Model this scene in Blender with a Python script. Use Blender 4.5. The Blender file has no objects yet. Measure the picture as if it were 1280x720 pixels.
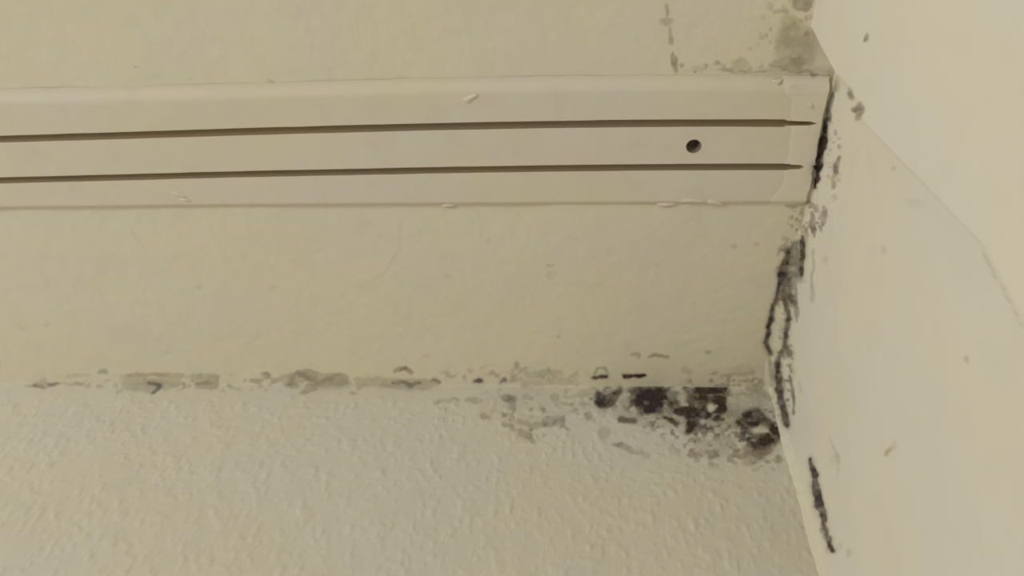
import bpy, math
import numpy as np

# ------------------------------------------------------------------ camera
H = 2.5                 # ceiling height
DROP = 0.6              # ceiling above the camera
FPX = 1000.0
PITCH, YAW, ROLL = math.radians(52.2), math.radians(-7.5), math.radians(5.65)
Fv = np.array([math.sin(YAW)*math.cos(PITCH), math.cos(YAW)*math.cos(PITCH), math.sin(PITCH)])
R0 = np.array([math.cos(YAW), -math.sin(YAW), 0.0])
U0 = np.cross(R0, Fv)
Rv = math.cos(ROLL)*R0 + math.sin(ROLL)*U0
Uv = -math.sin(ROLL)*R0 + math.cos(ROLL)*U0
CAM = np.array([0.0, 0.0, H-DROP])

from mathutils import Matrix
scene = bpy.context.scene
col = scene.collection
cam = bpy.data.cameras.new('camera')
cam.sensor_width = 36.0
cam.lens = 36.0*FPX/1280.0
cam.clip_start = 0.01
cam.dof.use_dof = True; cam.dof.focus_distance = 0.60; cam.dof.aperture_fstop = 6.0
camo = bpy.data.objects.new('camera', cam)
col.objects.link(camo)
camo.matrix_world = Matrix(((Rv[0], Uv[0], -Fv[0], CAM[0]),
                            (Rv[1], Uv[1], -Fv[1], CAM[1]),
                            (Rv[2], Uv[2], -Fv[2], CAM[2]),
                            (0, 0, 0, 1)))
scene.camera = camo

# ------------------------------------------------------------------ light
world = bpy.data.worlds.new('world')
scene.world = world
world.use_nodes = True
wb = world.node_tree.nodes['Background']
wb.inputs[0].default_value = (0.98, 0.985, 0.945, 1)
wb.inputs[1].default_value = 0.36

def area(name, loc, target, size, power, colour):
    l = bpy.data.lights.new(name, 'AREA')
    l.shape = 'RECTANGLE'; l.size, l.size_y = size
    l.energy = power; l.color = colour
    o = bpy.data.objects.new(name, l); col.objects.link(o)
    from mathutils import Vector
    o.location = loc
    d = Vector(target)-Vector(loc)
    o.rotation_euler = d.to_track_quat('-Z', 'Y').to_euler()
    return o
# the room's daylight, from the open side behind and to the left
area('daylight', (-2.6, -1.6, 1.2), (0.0, 0.45, 2.45), (1.3, 1.1), 50.0, (0.98, 0.985, 0.945))

scene.view_settings.view_transform = 'Standard'
scene.view_settings.look = 'None'
scene.view_settings.gamma = 1.0
scene.view_settings.use_curve_mapping = False
scene.view_settings.exposure = 0.07

# ------------------------------------------------------------------ helpers
def ray(px, py):
    return Rv*(px-640)/FPX + Uv*(360-py)/FPX + Fv
def on_ceiling(px, py, z=0.0):
    d = ray(px, py); return CAM + d*((DROP+z)/d[2])
def on_back(px, py):
    d = ray(px, py); return CAM + d*(YB/d[1])
def on_side(px, py, x):
    d = ray(px, py); return CAM + d*(x/d[0])
def project(P):
    q = P-CAM
    w = q@Fv
    ws = np.where(w > 0.02, w, 0.02)
    px = 640+FPX*(q@Rv)/ws; py = 360-FPX*(q@Uv)/ws
    bad = w <= 0.02
    px = np.where(bad, -9999, px); py = np.where(bad, -9999, py)
    return px, py

def hash2(ix, iy, seed):
    n = (ix.astype(np.int64)*374761393 + iy.astype(np.int64)*668265263 + seed*1442695041) & 0xffffffff
    n = ((n ^ (n >> 13))*1274126177) & 0xffffffff
    n = ((n ^ (n >> 16))*2246822519) & 0xffffffff
    return ((n ^ (n >> 15)) & 0xffffff)/float(0xffffff)
def vnoise(x, y, seed=0):
    ix = np.floor(x); iy = np.floor(y); fx = x-ix; fy = y-iy
    fx = fx*fx*fx*(fx*(fx*6-15)+10); fy = fy*fy*fy*(fy*(fy*6-15)+10)
    a = hash2(ix, iy, seed); b = hash2(ix+1, iy, seed)
    c = hash2(ix, iy+1, seed); d = hash2(ix+1, iy+1, seed)
    return (a*(1-fx)+b*fx)*(1-fy)+(c*(1-fx)+d*fx)*fy-0.5
def fnoise(x, y, seed=0, octaves=3):
    s = 0; a = 1.0
    for k in range(octaves):
        s = s+a*vnoise(x*(2**k), y*(2**k), seed+17*k); a *= 0.5
    return s

# ------------------------------------------------------------------ room numbers
s = DROP/0.75
XA = 0.2495*s            # side wall beside the window head (deep part)
XC = 0.218*s             # the wall nearer the camera stands 25 mm proud
YB = 0.739*s             # back wall
edge_px = [(1013, 35), (1040, 88), (1075, 150), (1135, 215), (1230, 315), (1280, 408)]
edge_pts = [on_side(px, py, XC) for px, py in edge_px]
EZ = np.array([H-2.5]+[p[2] for p in edge_pts[::-1]]+[H+0.05])
EY = np.array([edge_pts[-1][1]]+[p[1] for p in edge_pts[::-1]]+[edge_pts[0][1]])
def edge_y(z): return np.interp(z, EZ, EY)

# ------------------------------------------------------------------ mould and stains
# Each mark is a shape of its own on the surface it grows on.
# (surfaces, channel, strength, softness, [(x, y, radius), ...])   surfaces: c ceiling, w back wall, r side wall, t fillets
D, B, G = 0, 1, 2
marks = []
def st(surf, ch, k, soft, *pts): marks.append((surf, ch, k, soft, pts))
def bl(surf, ch, k, soft, x, y, rx, ry, rot=0): marks.append((surf, ch, k, soft, (x, y, rx, ry, rot), 'e'))
J = 'cwt'
# joint between ceiling and back wall, from the left
st(J, B, .55, 3, (32, 482, 1.5), (48, 483, 4), (62, 481, 3), (80, 479, 1), (98, 481, 2.5), (104, 479, 1))
st(J, D, .45, 3, (42, 482, 2), (53, 484, 2.5)); st(J, D, .35, 2, (62, 480, 2), (72, 479, 1.5))
st(J, G, .5, 3, (86, 469, 2), (111, 469, 2)); st(J, D, .35, 4, (126, 464, 3), (133, 464, 3))
st(J, B, .5, 3, (160, 470, 3), (192, 467, 3), (226, 470, 4)); st(J, B, .4, 3, (160, 479, 8), (185, 482, 9), (222, 479, 6))
st(J, B, .5, 2, (146, 491, 1.5), (153, 486, 2)); st(J, D, .55, 3, (187, 478, 2), (200, 482, 3), (198, 487, 3), (190, 491, 1.5))
st(J, B, .45, 3, (249, 471, 5), (266, 471, 5), (268, 482, 5), (248, 482, 5)); st(J, D, .25, 3, (247, 479, 2), (264, 478, 2))
st(J, B, .25, 4, (228, 472, 2), (243, 471, 2))
bl(J, B, .6, 3, 332, 469, 6, 6); bl(J, D, .25, 3, 332, 466, 4, 3)
st(J, B, .55, 3, (362, 476, 8), (378, 468, 7), (400, 474, 9), (430, 474, 7)); st(J, B, .55, 3, (378, 490, 4), (392, 484, 6))
st(J, D, .25, 3, (362, 478, 3), (372, 465, 3), (398, 477, 3), (425, 468, 2)); st(J, B, .3, 4, (405, 480, 8), (432, 478, 7))
st(J, B, .4, 4, (447, 477, 5), (475, 478, 7), (520, 481, 8), (546, 478, 5)); st(J, B, .45, 2, (438, 491, 1.5), (447, 492, 1.5))
st(J, B, .7, 3, (494, 464, 3), (505, 460, 4), (513, 466, 3)); st(J, D, .35, 3, (500, 464, 2), (508, 460, 2))
st(J, D, .45, 2, (492, 477, 2), (505, 477, 2.2), (515, 482, 3), (524, 479, 2)); st(J, D, .4, 2, (541, 476, 1.5), (550, 479, 2))
st(J, B, .4, 3, (543, 503, 2), (560, 499, 3), (573, 500, 2)); st(J, B, .5, 3, (584, 500, 3), (600, 501, 4))
bl('w', B, .5, 3, 607, 519, 6, 5); st(J, D, .75, 2, (595, 477, 2.5), (602, 477, 2.5))
bl(J, D, .35, 3, 646, 455, 4, 4); st(J, B, .35, 3, (642, 462, 3), (640, 475, 3)); st(J, D, .75, 2, (625, 478, 1.5), (632, 476, 2.5)); st(J, D, .25, 2, (642, 475, 2), (651, 474, 2))
st(J, B, .25, 4, (605, 467, 1.5), (625, 467, 2)); st(J, B, .35, 4, (660, 468, 5), (700, 466, 4)); st(J, B, .3, 4, (655, 480, 5), (700, 476, 5), (718, 478, 3))
st('wt', B, .7, 4, (632, 498, 6), (640, 500, 6), (643, 514, 3)); bl('w', D, .3, 4, 635, 498, 6, 5)
st(J, B, .4, 3, (655, 497, 4), (662, 496, 4)); bl(J, B, .5, 3, 694, 497, 6, 6); st(J, B, .35, 3, (705, 497, 2), (735, 492, 3))
st('w', B, .55, 4, (648, 527, 4), (665, 533, 4), (680, 531, 4)); st('w', D, .38, 4, (683, 527, 6), (700, 525, 6)); st('w', B, .6, 3, (650, 539, 3), (660, 546, 5), (668, 552, 2))
bl('w', B, .7, 3, 735, 519, 6, 5); bl('w', B, .3, 4, 755, 540, 8, 9)
# ring and bars
st(J, D, .35, 2, (742, 468, 2), (746, 460, 2), (756, 459, 2), (761, 466, 2)); st(J, D, .85, 1.5, (741, 473, 2), (759, 471, 2.2))
st(J, D, 1, 1.5, (779, 471, 2.2), (805, 469, 2.4))
st(J, D, .85, 4, (748, 492, 4), (753, 502, 9), (762, 500, 9), (773, 490, 4)); bl('wt', D, .5, 3, 774, 486, 3, 4)
st(J, B, .35, 4, (722, 493, 3), (738, 490, 4)); 
st('w', B, .9, 4, (777, 524, 5), (792, 526, 5)); st('w', D, .38, 4, (777, 523, 5), (790, 526, 4))
st('wt', D, .9, 6, (798, 488, 6), (815, 490, 6), (828, 491, 5)); st('w', D, 1, 7, (790, 502, 5), (805, 502, 14), (816, 507, 11)); st('w', D, .55, 6, (826, 495, 12), (838, 494, 8))
st('w', D, .8, 4, (832, 521, 3), (845, 530, 4)); 
bl('wt', D, .65, 3, 858, 486, 5, 4); st('wt', D, .7, 4, (862, 490, 5), (880, 488, 6)); st('wt', D, 1, 4, (876, 487, 6), (904, 486, 6))
st('w', D, 1, 4, (878, 500, 8), (902, 500, 7), (902, 512, 6)); st('w', D, 1, 5, (842, 513, 4), (856, 514, 6), (868, 524, 9), (862, 538, 5)); st('w', D, .9, 3, (898, 520, 4), (903, 524, 4)); st('w', D, .95, 4, (870, 515, 8), (886, 519, 5)); bl('w', D, .6, 5, 870, 532, 9, 8)
st('w', D, .95, 5, (925, 528, 5), (940, 523, 8), (955, 524, 5)); st('w', D, .75, 4, (930, 536, 5), (950, 546, 5), (968, 548, 6), (970, 538, 4)); st('w', D, .5, 5, (945, 552, 6), (966, 556, 5))
st('w', B, 1, 6, (935, 562, 7), (950, 566, 9), (962, 563, 5)); bl('w', D, .25, 5, 950, 565, 10, 7)
st('w', B, .8, 5, (885, 565, 4), (892, 568, 6)); st('w', B, .6, 4, (905, 545, 3), (915, 556, 5)); st('w', B, .5, 5, (870, 548, 4), (885, 556, 3), (897, 545, 4), (905, 560, 3)); bl('w', B, .3, 7, 890, 560, 25, 14); bl('w', B, .45, 4, 935, 578, 7, 5)
st('wt', B, .55, 4, (935, 485, 4), (955, 492, 5), (963, 498, 4)); st('wt', B, .6, 3, (942, 484, 2), (950, 489, 3)); bl('wt', B, .3, 8, 930, 500, 26, 12)
bl('w', D, .28, 9, 890, 522, 45, 18); bl('w', B, .35, 9, 850, 512, 90, 24); bl('w', B, .10, 9, 660, 510, 60, 26)
st('w', B, .55, 4, (766, 554, 2), (776, 557, 5), (790, 563, 4)); st('w', B, .4, 4, (790, 563, 4), (810, 569, 4)); bl('w', D, .25, 3, 774, 557, 6, 4)
st('c', B, .6, 3, (790, 443, 2), (800, 442, 2), (797, 447, 2)); st('c', B, .7, 2.5, (812, 446, 1.5), (820, 444, 2.5), (836, 446, 2))
bl('c', B, .6, 3, 886, 441, 4, 3); st('ct', B, .35, 4, (855, 462, 4), (862, 466, 3)); bl('ct', B, .6, 3, 893, 467, 4, 3); st('ct', B, .4, 4, (903, 470, 3), (918, 468, 3), (940, 466, 3)); bl('c', B, .2, 6, 925, 462, 18, 6)
# side corner, from the top down
T = 'crt'
st(T, D, .6, 3, (1041, 116, 2), (1037, 132, 3), (1034, 150, 3.5)); st(T, D, 1, 2, (1034, 148, 2.5), (1031, 165, 3), (1029, 175, 5), (1026, 190, 4.5), (1024, 206, 4), (1022, 220, 3), (1019, 236, 1.2)); bl(T, D, 1, 2, 1018, 209, 3, 3)
st(T, D, .55, 3, (1049, 196, 1.5), (1046, 206, 4), (1044, 214, 3.5)); st(T, B, .7, 3, (1044, 214, 3), (1041, 232, 3))
st(T, B, .7, 4, (1061, 112, 3), (1064, 122, 4)); st(T, D, .4, 3, (1061, 116, 2), (1064, 122, 2.5)); st(T, B, .9, 4, (1069, 138, 4), (1075, 132, 4), (1077, 142, 4), (1072, 146, 4)); st(T, D, .22, 3, (1068, 139, 3), (1077, 136, 3))
st('cr', G, .6, 5, (1037, 92, 4), (1043, 100, 6), (1046, 112, 4)); st('cr', B, .6, 5, (1041, 100, 3), (1044, 112, 4)); st('cr', G, .4, 4, (1048, 96, 2), (1058, 108, 2), (1075, 132, 2))
st(T, B, .6, 3, (984, 257, 2), (992, 260, 3), (1003, 257, 2), (1012, 252, 3), (1020, 257, 2), (1023, 265, 2)); st(T, B, .9, 3, (1016, 266, 2), (1016, 283, 5), (1017, 295, 2)); bl(T, D, .3, 3, 1016, 284, 4, 7)
st(T, B, .8, 3, (1031, 260, 3), (1030, 268, 4), (1029, 280, 2)); st(T, B, .5, 3, (1001, 275, 2), (1003, 290, 3), (1008, 300, 3))
st(T, D, .8, 3, (1003, 298, 3), (1004, 312, 3.5), (1002, 330, 4), (1000, 350, 2)); st(T, D, .55, 5, (995, 306, 5), (989, 325, 11), (987, 348, 11), (982, 368, 9)); st(T, D, .85, 3, (986, 310, 2), (983, 325, 5), (979, 338, 6), (973, 360, 3), (969, 378, 3), (964, 395, 3), (961, 410, 3), (957, 429, 3.5), (963, 443, 2))
st(T, B, .8, 4, (985, 350, 6), (983, 368, 6), (990, 380, 5)); st(T, D, .55, 3, (994, 352, 2), (995, 372, 3), (996, 390, 3), (997, 402, 1)); st(T, D, .75, 3, (979, 372, 3), (983, 384, 4), (987, 398, 3), (983, 412, 4), (981, 428, 3), (985, 442, 4)); st(T, D, .5, 4, (976, 366, 4), (986, 372, 4))
st(T, D, .65, 3, (983, 434, 2), (975, 444, 3), (971, 456, 3.5)); st(T, B, .7, 3, (961, 440, 2), (964, 460, 3), (968, 478, 3)); st(T+'w', D, .9, 3, (971, 455, 3), (973, 472, 4.5), (975, 490, 5), (978, 508, 4), (983, 530, 3.5)); 
st(T, D, .6, 2.5, (987, 470, 1.5), (990, 488, 2.5), (992, 505, 1.5)); st(T+'w', D, .55, 2.5, (992, 500, 1.5), (992, 518, 2)); st(T, B, .25, 3, (1000, 478, 2), (1000, 490, 2))
st(T, B, .45, 3, (1016, 312, 1.5), (1016, 335, 2), (1015, 358, 2), (1015, 374, 3)); bl('r', B, .25, 4, 1031, 325, 3, 6); bl('rt', G, .5, 5, 990, 462, 4, 12)
st(T+'w', D, .85, 3, (1014, 574, 2), (1017, 592, 4.5), (1021, 615, 5), (1025, 632, 6), (1029, 648, 4), (1034, 668, 2.6), (1040, 688, 3)); st(T+'w', D, .4, 3, (1026, 640, 2), (1028, 662, 2), (1036, 680, 2))
st('r', G, .45, 3, (1037, 545, 1), (1040, 555, 1.5), (1046, 568, 2), (1048, 582, 1.5), (1047, 600, 1)); bl('r', B, .2, 3, 1045, 573, 5, 6); bl('r', B, .3, 4, 1062, 690, 4, 6); bl('r', B, .2, 4, 1050, 682, 4, 4)
bl('r', G, .9, 3, 1111, 564, 3, 6, .4); bl('r', G, .5, 5, 1118, 558, 3, 6, .4); bl('r', B, .4, 3, 1110, 567, 2, 3)
bl('r', B, .9, 2, 1083, 47, 3.5, 6, .4); bl('r', D, .3, 2, 1081, 49, 2, 4); bl('r', B, .4, 3, 1209, 450, 3, 4); bl('r', B, .2, 4, 1104, 312, 4, 6)
bl('r', B, .3, 3, 1117, 210, 3, 3); st('r', B, .5, 1.5, (1229, 314, 1), (1240, 337, 1), (1258, 370, .9), (1281, 412, .9)); bl('r', B, .12, 6, 1145, 255, 12, 6)
# ceiling in front of the track
st('c', B, .6, 3, (834, 6, 2), (833, 19, 2.2)); bl('c', B, .5, 4, 834, 27, 8, 5); st('c', B, .55, 3, (838, 35, 2), (839, 52, 3)); st('c', B, .7, 3, (841, 68, 2), (844, 80, 3.5), (845, 88, 2)); bl('c', B, .5, 3, 852, 82, 3, 3)
bl('c', B, .5, 2, 868, 90, 3, 2); bl('c', B, .6, 2.5, 882, 82, 3, 3); bl('c', B, .6, 2.5, 896, 79, 4, 3); st('c', B, .55, 3, (905, 87, 3), (918, 89, 3), (940, 91, 1)); bl('c', B, .35, 5, 925, 80, 10, 8); st('c', B, .8, 2, (942, 89, 1), (960, 90, 1.3))
st('c', B, .8, 2.5, (976, 88, 1.5), (992, 90, 2.5), (1012, 89, 3), (1023, 94, 2)); bl('c', B, .65, 7, 988, 80, 20, 11); bl('c', B, .55, 3, 966, 82, 5, 3); bl('c', B, .35, 9, 995, 60, 26, 34); bl('c', G, .6, 8, 986, 38, 12, 24); bl('c', G, .35, 8, 1000, 62, 14, 20)
bl('c', B, .7, 4, 1003, 4, 13, 11); bl('c', B, .75, 2.5, 1009, 43, 4, 4); bl('c', B, .5, 3, 1001, 27, 4, 3); bl('c', B, .5, 4, 973, 57, 6, 7); bl('c', B, .3, 3, 953, 47, 4, 3); bl('c', B, .3, 3, 937, 62, 4, 2); bl('c', B, .3, 8, 1000, 90, 60, 8)
# faint specks over the plain ceiling
bl('c', B, .3, 3, 688, 332, 6, 3); bl('c', B, .12, 4, 690, 345, 8, 6); bl('c', B, .35, 2, 699, 421, 2, 3); bl('c', B, .35, 3, 945, 304, 4, 3); bl('c', B, .35, 3, 918, 308, 4, 3); bl('c', B, .2, 3, 250, 357, 5, 4)
st('c', B, .13, 3, (500, 280, 1), (498, 315, 1.5), (482, 340, 1.5), (450, 360, 1)); st('c', B, .15, 2, (165, 290, 1), (180, 310, 1)); bl('c', B, .3, 2, 338, 102, 5, 2); bl('c', B, .3, 2, 169, 84, 3, 2); bl('c', B, .2, 2, 118, 266, 5, 2)
for q, (xx, yy) in enumerate([(30, 410), (60, 405), (208, 441), (410, 404), (533, 445), (340, 360), (238, 100), (560, 345), (720, 300), (610, 300), (865, 380), (905, 400), (880, 345), (820, 330)]):
    bl('c', B, .14, 3, xx, yy, 4+q % 3, 2+q % 2)
def sp(surf, ch, k, soft, x, y, rx, ry, size=6.0, thr=0.0): marks.append((surf, ch, k, soft, (x, y, rx, ry, 0, size, thr), 'e'))
sp('wt', D, .95, 18, 816, 499, 36, 20, 8, -.25); sp('wt', D, .85, 18, 884, 508, 32, 32, 8, -.18); sp('w', D, .9, 14, 949, 536, 30, 26, 8, -.18)
sp('w', D, .6, 20, 860, 525, 60, 24, 6, .08); sp('wt', D, .55, 14, 757, 496, 22, 16, 6, 0); sp('w', B, .9, 20, 905, 555, 60, 26, 8, .02); sp('w', B, .8, 16, 955, 570, 28, 18, 7, -.05)
sp('wct', B, .4, 20, 690, 500, 90, 34, 7, .25); sp('w', D, .35, 20, 670, 520, 60, 26, 8, .15); sp('wct', B, .6, 10, 910, 482, 60, 16, 7, .02); sp('c', B, .5, 8, 640, 468, 90, 10, 7, .08)
sp('wct', B, .5, 8, 300, 478, 260, 10, 9, .12); sp(T, D, .6, 8, 983, 350, 14, 50, 6, .02); sp(T, D, .55, 6, 980, 460, 11, 70, 5, .08); sp(T, B, .7, 10, 1010, 275, 24, 22, 6, .08); sp(T, B, .6, 10, 1043, 200, 9, 50, 6, .1)
sp('c', B, .4, 20, 985, 50, 36, 60, 9, .1); sp('c', B, .4, 8, 940, 86, 80, 7, 7, .12); bl('c', B, .05, 150, 880, 350, 170, 110)  # broad weak oval: brownish discolouration plus corner shade put into the ceiling colour
st('w', D, .8, 5, (818, 494, 6), (838, 503, 6)); st('w', D, .9, 5, (866, 497, 5), (880, 505, 7)); st('w', D, .9, 5, (932, 520, 5), (946, 519, 8), (962, 530, 5), (972, 545, 6)); 
# clean spots eaten into the mould (subtract)
holes = [(889, 509, 5, 4.5, .95), (878, 526, 4, 4, .8), (947, 537, 10, 4.5, .9), (852, 498, 5, 7, .6), (783, 497, 4, 8, .5), (1001, 357, 3.5, 9, .7), (973, 405, 6, 22, .5)]

def paint_marks(P, surf):
    """marks on the vertices P (n,3) of a surface -> rgba array"""
    n = len(P); out = np.zeros((n, 4), np.float32); out[:, 3] = 1
    px, py = project(P)
    vis = np.where((px > -60) & (px < 1340) & (py > -60) & (py < 780))[0]
    if not len(vis): return out
    x0 = px[vis]; y0 = py[vis]
    x = x0+3.4*vnoise(x0/8, y0/8, 5)+1.3*vnoise(x0/3.5, y0/3.5, 8)
    y = y0+3.4*vnoise(x0/8, y0/8, 6)+1.3*vnoise(x0/3.5, y0/3.5, 9)
    acc = np.zeros((len(vis), 3))
    for m in marks:
        if surf not in m[0]: continue
        ch, k, soft = m[1], m[2], m[3]
        if len(m) == 6:
            cx, cy, rx, ry, ro = m[4][:5]; rr = max(rx, ry)+soft+4
            idx = np.where((abs(x-cx) < rr) & (abs(y-cy) < rr))[0]
            if not len(idx): continue
            dx = x[idx]-cx; dy = y[idx]-cy
            ca, sa = math.cos(ro), math.sin(ro)
            u = dx*ca+dy*sa; v = -dx*sa+dy*ca
            e = np.sqrt((u/rx)**2+(v/ry)**2)
            d = (e-1)*min(rx, ry)
            val = np.clip(0.5-d/soft, 0, 1)
            val = val*val*(3-2*val)
            if len(m[4]) > 5:
                nz = fnoise(x0[idx]/m[4][5], y0[idx]/(m[4][5]*.8), 91, 2)
                val = val*np.clip((nz-m[4][6])/.22, 0, 1)
            elif ch == D and k > .7: acc[idx, B] = np.maximum(acc[idx, B], .7*k*np.clip(1-d/9, 0, 1)**2)
            acc[idx, ch] = np.maximum(acc[idx, ch], k*val)
        else:
            pts = m[4]
            for i in range(len(pts)-1 if len(pts) > 1 else 1):
                ax, ay, ar = pts[i]; bx, by, br = pts[min(i+1, len(pts)-1)]
                pad = max(ar, br)+soft*2+5
                idx = np.where((x > min(ax, bx)-pad) & (x < max(ax, bx)+pad) & (y > min(ay, by)-pad) & (y < max(ay, by)+pad))[0]
                if not len(idx): continue
                L2 = (bx-ax)**2+(by-ay)**2+1e-9
                t = np.clip(((x[idx]-ax)*(bx-ax)+(y[idx]-ay)*(by-ay))/L2, 0, 1)
                d = np.hypot(x[idx]-ax-t*(bx-ax), y[idx]-ay-t*(by-ay))-(ar+t*(br-ar))
                val = np.clip(0.5-d/soft, 0, 1); val = val*val*(3-2*val)
                if ch == D and k > .7: acc[idx, B] = np.maximum(acc[idx, B], .7*k*np.clip(1-d/(soft*2+1), 0, 1)**2)
                acc[idx, ch] = np.maximum(acc[idx, ch], k*val)
    mott = 0.98+0.5*fnoise(x0/8, y0/7, 21, 2)
    acc *= np.clip(mott, 0.6, 1.15)[:, None]
    for hx, hy, rx, ry, k in holes:
        e = np.sqrt(((x-hx)/rx)**2+((y-hy)/ry)**2)
        acc[:, :2] *= (1-k*np.clip(1.5-e, 0, 1))[:, None]
    out[vis, :3] = np.clip(acc, 0, 1)
    return out

# ------------------------------------------------------------------ materials
def paint_material(name, colour, marks_on=True, vary=0.05, fine=0.0, rough=0.6):
    m = bpy.data.materials.new(name); m.use_nodes = True
    nt = m.node_tree; N = nt.nodes; L = nt.links
    bs = N['Principled BSDF']; bs.inputs['Roughness'].default_value = rough
    bs.inputs['Specular IOR Level'].default_value = 0.25
    geo = N.new('ShaderNodeNewGeometry')
    def noise(scale, detail=3):
        n = N.new('ShaderNodeTexNoise'); n.inputs['Scale'].default_value = scale
        n.inputs['Detail'].default_value = detail
        L.new(geo.outputs['Position'], n.inputs['Vector']); return n
    def mix(a, b, fac, mode='MIX'):
        x = N.new('ShaderNodeMix'); x.data_type = 'RGBA'; x.blend_type = mode
        for sock, val in ((x.inputs['A'], a), (x.inputs['B'], b), (x.inputs['Factor'], fac)):
            if isinstance(val, (tuple, float)): sock.default_value = val
            else: L.new(val, sock)
        return x.outputs['Result']
    def ramp(src, a, b, lo=0.0, hi=1.0):
        r = N.new('ShaderNodeMapRange'); r.inputs['From Min'].default_value = a; r.inputs['From Max'].default_value = b
        r.inputs['To Min'].default_value = lo; r.inputs['To Max'].default_value = hi
        r.interpolation_type = 'SMOOTHSTEP'; L.new(src, r.inputs['Value']); return r.outputs['Result']
    c = tuple(colour)+(1.0,)
    warm = (colour[0]*(1+vary*.2), colour[1]*(1-vary*.3), colour[2]*(1-vary*2.2), 1)
    cool = (colour[0]*(1-vary*.5), colour[1]*(1-vary*.5), colour[2]*(1+vary*1.2), 1)
    n1 = noise(9, 3); n2 = noise(34, 4)
    o = mix(warm, cool, ramp(n1.outputs['Fac'], .35, .65))
    dirty = tuple(v*(1-vary*1.6) for v in colour)+(1,)
    o = mix(o, dirty, ramp(n2.outputs['Fac'], .48, .72, 0, .7))
    if marks_on:
        at = N.new('ShaderNodeAttribute'); at.attribute_name = 'marks'
        sep = N.new('ShaderNodeSeparateColor'); L.new(at.outputs['Color'], sep.inputs['Color'])
        n3 = noise(420, 3)
        brn = mix((.215, .158, .088, 1), (.18, .135, .095, 1), ramp(n2.outputs['Fac'], .4, .6))
        def fac(src, gain):
            a = N.new('ShaderNodeMath'); a.operation = 'MULTIPLY'; L.new(src, a.inputs[0])
            L.new(ramp(n3.outputs['Fac'], .3, .7, .92*gain, 1.1*gain), a.inputs[1])
            k = N.new('ShaderNodeClamp'); L.new(a.outputs[0], k.inputs['Value']); return k.outputs['Result']
        o = mix(o, (.36, .33, .12, 1), fac(sep.outputs['Blue'], .6))
        o = mix(o, brn, fac(sep.outputs['Green'], .74))
        drk = mix((.050, .030, .016, 1), (.036, .022, .028, 1), ramp(n2.outputs['Fac'], .42, .58))
        o = mix(o, drk, fac(sep.outputs['Red'], 1.0))
    L.new(o, bs.inputs['Base Color'])
    if fine:
        nb = noise(300, 3); b = N.new('ShaderNodeBump'); b.inputs['Strength'].default_value = fine
        b.inputs['Distance'].default_value = 0.001; L.new(nb.outputs['Fac'], b.inputs['Height']); L.new(b.outputs['Normal'], bs.inputs['Normal'])
    return m
M_ceil = paint_material('ceiling_paint', (.745, .695, .55), vary=.03, fine=.1)
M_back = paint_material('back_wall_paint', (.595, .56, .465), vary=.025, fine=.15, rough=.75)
M_side = paint_material('side_wall_paint', (.73, .685, .587), vary=.025, fine=.08)
M_caulk = paint_material('caulk_paint', (.67, .625, .495), vary=.03, fine=.1)
M_board = paint_material('track_paint', (.72, .66, .54), vary=.03, fine=.08, rough=.5)
M_fill = paint_material('filler_paint', (.765, .71, .59), vary=.02, fine=.08)
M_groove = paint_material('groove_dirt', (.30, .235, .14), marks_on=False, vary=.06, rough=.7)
M_hole = paint_material('hole_brown', (.22, .165, .115), marks_on=False, vary=.05, rough=.7)  # dark brown colour for the inside of the screw hole
M_floor = paint_material('floor_wood', (.42, .38, .30), marks_on=False, vary=.1, rough=.5)

# ------------------------------------------------------------------ mesh from grids
def mesh_obj(name, V, Fq, mat, parent=None, surf=None, smooth=True):
    V = np.asarray(V, float); Fq = np.asarray(Fq, np.int32)
    used = np.unique(Fq); remap = np.full(len(V), -1, np.int32); remap[used] = np.arange(len(used))
    V = V[used]; Fq = remap[Fq]
    me = bpy.data.meshes.new(name)
    k = Fq.shape[1]
    me.vertices.add(len(V)); me.vertices.foreach_set('co', V.astype(np.float32).ravel())
    me.loops.add(Fq.size); me.loops.foreach_set('vertex_index', Fq.ravel())
    me.polygons.add(len(Fq)); me.polygons.foreach_set('loop_start', np.arange(0, Fq.size, k, dtype=np.int32))
    me.polygons.foreach_set('loop_total', np.full(len(Fq), k, np.int32))
    me.polygons.foreach_set('use_smooth', np.full(len(Fq), smooth, bool))
    me.update(calc_edges=True); me.validate()
    if surf:
        a = me.color_attributes.new('marks', 'FLOAT_COLOR', 'POINT')
        a.data.foreach_set('color', paint_marks(V, surf).ravel())
    me.materials.append(mat)
    o = bpy.data.objects.new(name, me); col.objects.link(o)
    if parent: o.parent = parent
    return o
def grid_faces(nr, nc, mask=None, flip=False):
    i = np.arange(nr*nc).reshape(nr, nc)
    q = np.stack([i[:-1, :-1], i[:-1, 1:], i[1:, 1:], i[1:, :-1]], -1)
    if flip: q = q[..., ::-1]
    if mask is not None: q = q[mask]
    return q.reshape(-1, 4)
def steps(*segs):
    """(start, end, step) segments -> coordinates"""
    out = []
    for a, b, d in segs:
        n = max(1, int(round(abs(b-a)/d))); out.append(np.linspace(a, b, n, endpoint=False))
    out.append([segs[-1][1]]); return np.concatenate(out)
def structure(o): o['kind'] = 'structure'; return o

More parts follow.
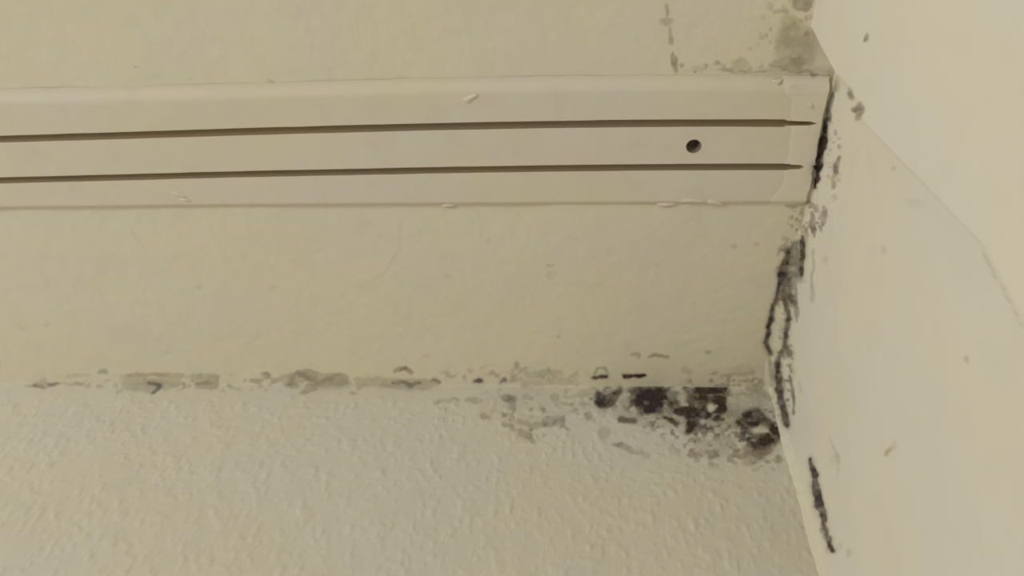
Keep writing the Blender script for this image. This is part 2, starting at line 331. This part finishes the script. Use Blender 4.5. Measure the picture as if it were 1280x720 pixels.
# ------------------------------------------------------------------ track outline (used by ceiling too)
def curve_on_ceiling(pts, z=0.0):
    q = np.array([on_ceiling(px, py, z) for px, py in pts]); return q[:, 0], q[:, 1]
TH = 0.0032                                                   # the track stands 4 mm below the ceiling
s1x, s1y = curve_on_ceiling([(-40, 175.2), (0, 174), (240, 167), (480, 159.5), (720, 155.5), (860, 154), (985, 154), (1022, 154.5)], -TH)
s2x, s2y = curve_on_ceiling([(-40, 226.8), (0, 225.6), (240, 219.5), (480, 214), (720, 210.2), (860, 209), (1005, 208.6)], -TH)
e0x, e0y = curve_on_ceiling([(-40, 112), (0, 111), (400, 101), (700, 95), (860, 93), (1037, 95)])
e1x, e1y = curve_on_ceiling([(-40, 264), (0, 263.5), (240, 261), (480, 259), (720, 258), (980, 257)])
smooth_w = 0.0
X1, X2 = s1x[-1], s2x[-1]
XEND = XA-0.0042

# ------------------------------------------------------------------ ceiling
xs = steps((-1.8, -0.75, .05), (-0.75, -0.05, .0013), (-0.05, XA+.003, .0008)); xs = np.append(xs, XA+.012)
ys = steps((-1.4, 0.15, .05), (0.15, 0.205, .0016), (0.205, 0.27, .0009), (0.27, 0.50, .0014), (0.50, YB+.002, .00085)); ys = np.append(ys, YB+.01)
X, Y = np.meshgrid(xs, ys)
vis_w = np.clip((X+.85)/.1, 0, 1)*np.clip((Y-.1)/.06, 0, 1)
Z = H + vis_w*(.0007*fnoise(X*14, Y*14, 3, 3)+.00022*fnoise(X*110, Y*110, 4, 2))
# paint ridge where the ceiling was scraped, small lumps
Z = Z + vis_w*.0006*np.clip(fnoise(X*45, Y*45, 12, 2)-.35, 0, 1)
ec = 0.5*(X[:-1, :-1]+X[1:, 1:]); yc = 0.5*(Y[:-1, :-1]+Y[1:, 1:])
under = (yc > np.interp(ec, e0x, e0y)+.012) & (yc < np.interp(ec, e1x, e1y)-.004) & (ec < XEND-.006)
structure(mesh_obj('ceiling', np.stack([X, Y, Z], -1).reshape(-1, 3), grid_faces(len(ys), len(xs), ~under, flip=True), M_ceil, surf='c'))

# ------------------------------------------------------------------ back wall
xs = steps((-1.8, -0.75, .05), (-0.75, -0.15, .0014), (-0.15, XA+.002, .0009)); xs = np.append(xs, XA+.012)
zs = steps((0, 2.1, .1), (2.1, 2.36, .0016), (2.36, H+.001, .0009))
X, Z = np.meshgrid(xs, zs)
vw = np.clip((X+.85)/.1, 0, 1)*np.clip((Z-2.02)/.06, 0, 1)
chips = np.clip(vnoise(X*200, Z*140, 32)+.6*vnoise(X*260-Z*150, Z*230+X*90, 35)+.5*vnoise(X*60, Z*60, 36)-.02, 0, 1)
bump = .0012*chips+.0004*fnoise(X*80, Z*50, 33, 2)+.0012*fnoise(X*12, Z*12, 34, 2)
fadetop = np.clip((H-.006-Z)/.02, 0.15, 1)
Yw = YB-vw*bump*fadetop
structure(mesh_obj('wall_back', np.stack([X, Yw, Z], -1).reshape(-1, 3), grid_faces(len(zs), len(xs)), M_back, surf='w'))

# ------------------------------------------------------------------ right wall: deep part beside the track
ysn = steps((0.16, 0.23, .004), (0.23, YB+.001, .0013)); zs = steps((0, 2.0, .1), (2.0, 2.2, .003), (2.2, H+.001, .0013))
Yg, Z = np.meshgrid(ysn, zs)
Xg = XA+.0008*fnoise(Yg*13, Z*13, 41, 3)+.0002*fnoise(Yg*90, Z*60, 42, 2)
structure(mesh_obj('wall_right_reveal', np.stack([Xg, Yg, Z], -1).reshape(-1, 3), grid_faces(len(zs), len(ysn)), M_side, surf='r').copy() and bpy.data.objects['wall_right_reveal'])

# nearer part, 25 mm proud, with a worn rounded arris
zs = steps((0, 2.0, .1), (2.0, H+.001, .0015))
n_arc = 7
off = steps((-1.6, -0.25, .05), (-0.25, -.0035, .0014))
rows = []
ey = edge_y(zs)
wob = .0005*fnoise(zs*18, zs*0+3.3, 51, 3)
for z, e in zip(zs, ey+wob):
    r = .0025
    yy = np.concatenate([e+off, e-r+r*np.sin(np.linspace(0, math.pi/2, n_arc)), [e+.001, e+.0015]])
    xx = np.concatenate([np.full(len(off), XC), XC+r-r*np.cos(np.linspace(0, math.pi/2, n_arc)), [XC+.016, XA+.004]])
    rows.append(np.stack([xx, yy, np.full(len(yy), z)], -1))
V = np.array(rows)
V[..., 0] += np.clip((V[..., 1]-.0)/.02, 0, 1)*(.0008*fnoise(V[..., 1]*12, V[..., 2]*12, 52, 3)+.00015*fnoise(V[..., 1]*80, V[..., 2]*60, 53, 2))
structure(mesh_obj('wall_right', V.reshape(-1, 3), grid_faces(V.shape[0], V.shape[1]), M_side, surf='r'))

# floor, for the bounce and for anyone stepping aside
fl = np.array([[-1.8, -1.4, 0], [XC, -1.4, 0], [XC, YB, 0], [-1.8, YB, 0]])
structure(mesh_obj('floor', fl, np.array([[0, 1, 2, 3]]), M_floor, smooth=False))

# ------------------------------------------------------------------ caulk fillets
def fillet(name, base, along, d1, d2, t, w1, w2, surf='t', bulge=.25, seed=1, lumps=.0005):
    """bead between two planes: base + along*t, legs w1 along d1 and w2 along d2"""
    n = 15; k = np.linspace(0, 1, n)
    base = np.array(base); along = np.array(along); d1 = np.array(d1); d2 = np.array(d2)
    a = (1-k)**1.5; b = k**1.5                               # concave section
    a = a+bulge*(k*(1-k)); b = b+bulge*(k*(1-k))
    P = base+along*t[:, None, None]+d1*(w1[:, None]*a)[..., None]+d2*(w2[:, None]*b)[..., None]
    nd = (d1+d2)/math.sqrt(2)
    lump = lumps*fnoise(t[:, None]*150+0*k, k*6+0*t[:, None], seed, 3)*np.sin(k*math.pi)
    P = P+nd*(lump[..., None])
    P = P-nd*0.0006*(1-np.sin(k*math.pi))[:, None]**3
    return structure(mesh_obj(name, P.reshape(-1, 3), grid_faces(len(t), n), M_caulk, surf=surf))
# ceiling to side wall
t = steps((edge_y(H)-.002, YB, .0009)); t = np.asarray(t)
w = np.interp(t, [.22, .25, .385, .415, .44, .50, .56, YB], [.0015, .002, .003, .009, .0135, .0135, .0125, .008])
w1 = w*(1+.35*vnoise(t*60, t*0+.5, 61)+.2*vnoise(t*170, t*0+.5, 62))
w2 = w*.75*(1+.3*vnoise(t*70, t*0+.5, 63))
fillet('trim_1', (XA, 0, H), (0, 1, 0), (-1, 0, 0), (0, 0, -1), t, w1, w2, seed=64)
# vertical corner
t = np.asarray(steps((0.1, 2.0, .05), (2.0, H, .0009)))
w = .0062*(1+.3*vnoise(t*40, t*0+.5, 65)+.25*vnoise(t*130, t*0+.5, 66))
fillet('trim_2', (XA, YB, 0), (0, 0, 1), (0, -1, 0), (-1, 0, 0), t, w*1.1, w, seed=67)
# ceiling to back wall, flaked away in places
t = np.asarray(steps((-1.8, -0.7, .02), (-0.7, XA, .0009)))
gaps = [(150, 230), (240, 275), (325, 340), (352, 436), (440, 550), (590, 605), (738, 766), (776, 808), (855, 912)]
gx = np.zeros(len(t))
for a, b in gaps:
    xa, xb = on_back(a, 482)[0], on_back(b, 482)[0]
    gx = np.maximum(gx, np.clip(np.minimum(t-xa, xb-t)/.002+.5, 0, 1))
w = .0008*(1+.3*vnoise(t*50, t*0+.5, 71)+.3*vnoise(t*160, t*0+.5, 72))*(1-.75*gx)
fillet('trim_3', (0, YB, H), (1, 0, 0), (0, 0, -1), (0, -1, 0), t, w*1.3, w*1.1, seed=73)

# ------------------------------------------------------------------ the double curtain track
track = bpy.data.objects.new('curtain_track', None)
track.location = (0, 0, 0)
col.objects.link(track)
track['label'] = 'long cream painted double curtain track with two grooves, fixed flat on the ceiling'
track['category'] = 'curtain track'

hole = on_ceiling(867, 183, -TH); HR = 0.0060
xs = steps((-1.78, -0.62, .04), (-0.62, hole[0]-.012, .0022), (hole[0]-.012, hole[0]+.012, .0005), (hole[0]+.012, XEND-.03, .0015), (XEND-.03, XEND, .0007))
def cint(x, cx, cy):
    # smooth interpolation through the measured points
    p = np.polyfit(cx, cy, 3); return np.polyval(p, np.clip(x, cx[0], cx[-1]))
yE0, yE1 = cint(xs, e0x, e0y), cint(xs, e1x, e1y)
yS1, yS2 = cint(xs, s1x, s1y), cint(xs, s2x, s2y)
xt1 = on_ceiling(982, 154, -TH)[0]
W1 = np.interp(xs, [xt1-.001, xt1+.001, X1-.006, X1], [.0033, .0022, .0017, .00005])
W2 = np.interp(xs, [X2-.013, X2-.011, X2-.003, X2], [.0031, .0023, .0020, .00005])
W1 = W1*(1+.07*vnoise(xs*40, xs*0, 81)); W2 = W2*(1+.07*vnoise(xs*40, xs*0, 82))
b0 = yE0+.0135; b1 = yE1-.0075
def span(a, b, n): return [a+(b-a)*k/n for k in range(n)]
r = []
zz = []
for k in range(10): r.append(yE0+(b0-yE0)*k/9); zz.append(-TH*(.12+.88*(.5-.5*math.cos(k/9*math.pi))))
for q in span(b0, yS1-W1, 14)[1:]: r.append(q); zz.append(-TH)
iS1 = len(r); r.append(yS1-W1); zz.append(-TH); r.append(yS1+W1); zz.append(-TH)
for q in span(yS1+W1, yS2-W2, 64)[1:]: r.append(q); zz.append(-TH)
iS2 = len(r); r.append(yS2-W2); zz.append(-TH); r.append(yS2+W2); zz.append(-TH)
for q in span(yS2+W2, b1, 20)[1:]: r.append(q); zz.append(-TH)
for k in range(9): r.append(b1+(yE1-b1)*k/8); zz.append(-TH*(.5+.5*math.cos(k/8*math.pi)))
Yr = np.array(r); Zr = np.array(zz)[:, None]+0*Yr; Xr = xs[None, :]+0*Yr
# ragged outer edges and end
Xr = Xr+np.clip((Xr-(XEND-.006))/.006, 0, 1)*.0016*fnoise(Yr*150, Yr*0, 83, 2)
Yr[0] += .0007*fnoise(xs*60, xs*0, 84, 3); Yr[-1] += .0007*fnoise(xs*60, xs*0, 85, 3)
Zs = H+Zr+.00035*fnoise(Xr*18, Yr*30, 86, 2)+.0001*fnoise(Xr*120, Yr*120, 87, 2)
# close the end: one more column up to the ceiling
def addcol(A, v): return np.concatenate([A, v], 1)
Xf = addcol(Xr, Xr[:, -1:]+.0006); Yf = addcol(Yr, Yr[:, -1:]); Zf = addcol(Zs, np.full((len(Yr), 1), H+.001))
nr, nc = Xf.shape
mask = np.ones((nr-1, nc-1), bool)
j1 = np.where(xs < X1)[0][-1]; j2 = np.where(xs < X2)[0][-1]
mask[iS1, :j1] = False; mask[iS2, :j2] = False
cx = .25*(Xf[:-1, :-1]+Xf[1:, 1:]+Xf[1:, :-1]+Xf[:-1, 1:]); cy = .25*(Yf[:-1, :-1]+Yf[1:, 1:]+Yf[1:, :-1]+Yf[:-1, 1:])
inside = np.hypot(cx-hole[0], cy-hole[1]) < HR
mask &= ~inside
tch = np.zeros((nr, nc), int)
for dy in (0, 1):
    for dx in (0, 1): tch[dy:nr-1+dy, dx:nc-1+dx] += inside
bd = (tch > 0) & (tch < 4)
ang = np.arctan2(Yf-hole[1], Xf-hole[0])
Xf = np.where(bd, hole[0]+HR*np.cos(ang), Xf); Yf = np.where(bd, hole[1]+HR*np.sin(ang), Yf)
mesh_obj('track_body', np.stack([Xf, Yf, Zf], -1).reshape(-1, 3), grid_faces(nr, nc, mask, flip=True), M_board, track, surf='c')

# the grooves: channels cut 5 mm into the track
for ys_, W_, ii, je in ((yS1, W1, iS1, j1), (yS2, W2, iS2, j2)):
    dep = .0042*np.clip((xs[je]-xs[:je+1])/.010, 0.06, 1)**.6
    a = (ys_-W_)[:je+1]; b = (ys_+W_)[:je+1]; xx = xs[:je+1]
    za = Zs[ii, :je+1]; zb = Zs[ii+1, :je+1]
    w = b-a
    prof = [(a, za), (a+w*.03, za+dep*.5), (a+w*.08, za+dep*.9), (a+w*.2, za+dep), (a+w*.5, za+dep*1.02), (a+w*.8, zb+dep), (a+w*.92, zb+dep*.9), (b-w*.03, zb+dep*.5), (b, zb)]
    V = np.array([np.stack([xx, y, z], -1) for y, z in prof])
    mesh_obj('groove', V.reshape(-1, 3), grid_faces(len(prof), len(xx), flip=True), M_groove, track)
# the screw hole: countersunk cup with the screw head at its bottom
na = 40; th = np.linspace(0, 2*math.pi, na, endpoint=False)
prof = [(HR+.0002, -TH-.0001), (HR, -TH+.0006), (HR*.82, -TH+.003), (HR*.8, -TH+.0105), (0.0001, -TH+.0105)]
V = [(hole[0]+q*math.cos(a), hole[1]+q*math.sin(a), H+z) for q, z in prof for a in th]
F_ = [(i*na+j, i*na+(j+1) % na, (i+1)*na+(j+1) % na, (i+1)*na+j) for i in range(len(prof)-1) for j in range(na)]
ho = mesh_obj('screw_hole', V, F_, M_hole, track); ho['label'] = 'dark round countersunk hole'

# paler filler smeared over the right-hand end
yy = steps((.0, 1., 1/70))
fl_edge_px = [(975, 90), (982, 118), (990, 128), (988, 140), (990, 160), (987, 172), (986, 188), (984, 200), (980, 212), (981, 222), (977, 232), (968, 242), (962, 257)]
fe = np.array([on_ceiling(px, py, -TH) for px, py in fl_edge_px])
leftx = np.interp(Yr[:, -1], fe[:, 1], fe[:, 0])+.0009*fnoise(Yr[:, -1]*140, Yr[:, -1]*0, 88, 3)
js = np.where(xs > XEND-.075)[0]
m2 = np.ones((nr-1, len(js)-1), bool)
cxx = .5*(Xr[:-1, js[:-1]]+Xr[1:, js[1:]])
lx = .5*(leftx[:-1]+leftx[1:])[:, None]
m2 &= cxx > lx
m2[iS1, :] &= js[:-1] >= j1; m2[iS2, :] &= js[:-1] >= j2
Vx = Xr[:, js].copy()
thick = .0003*np.clip((Vx-leftx[:, None])/.003+.3, .05, 1)
Vz = Zs[:, js]-thick
Vz[0] = H-.0004; 
fo = mesh_obj('end_filler', np.stack([Vx, Yr[:, js]-0*Vz, Vz], -1).reshape(-1, 3), grid_faces(nr, len(js), m2, flip=True), M_fill, track, surf='c')
fo['label'] = 'paler filler smeared over the end'

# chips and curls of old paint along the edges of the track
rng = np.random.RandomState(4)
def flake(px, py, rx, ry, ang, tilt, z, mat=M_board):
    c = on_ceiling(px, py, -z)
    n = 14; V = [(c[0], c[1], H-z-.0007)]
    for ring, f in ((0, .65), (1, 1.0)):
        for j in range(n):
            a = 2*math.pi*j/n; q = f*(1+.22*math.sin(3*a+px)+.15*rng.uniform(-1, 1))
            u = rx*q*math.cos(a); v = ry*q*math.sin(a)
            V.append((c[0]+u*math.cos(ang)-v*math.sin(ang), c[1]+u*math.sin(ang)+v*math.cos(ang), H-z-(.0006 if ring == 0 else -.0003)-tilt*u/rx*.0005))
    F4 = []
    for j in range(n):
        k = (j+1) % n
        F4.append((0, 1+j, 1+k, 1+k)); F4.append((1+j, 1+n+j, 1+n+k, 1+k))
    me = bpy.data.meshes.new('paint_flake')
    me.from_pydata(V, [], [f if f[2] != f[3] else f[:3] for f in F4]); me.polygons.foreach_set('use_smooth', [True]*len(me.polygons))
    me.materials.append(mat)
    o = bpy.data.objects.new('paint_flake', me); col.objects.link(o); o.parent = track
for a in [(222, 243, .008, .0028, .5, 1, TH), (232, 250, .006, .0022, .1, 0, TH), (586, 124, .007, .0030, -.5, 1, TH), (862, 251, .012, .0020, .05, 1, TH), (893, 253, .008, .0026, .3, 0, TH),
          (832, 256, .008, .0018, .0, 0, TH*.6), (560, 257, .006, .0015, 0, 0, TH*.5), (1012, 131, .004, .0035, .3, 1, TH), (972, 103, .004, .003, .2, 0, TH*.6)]:
    flake(*a)
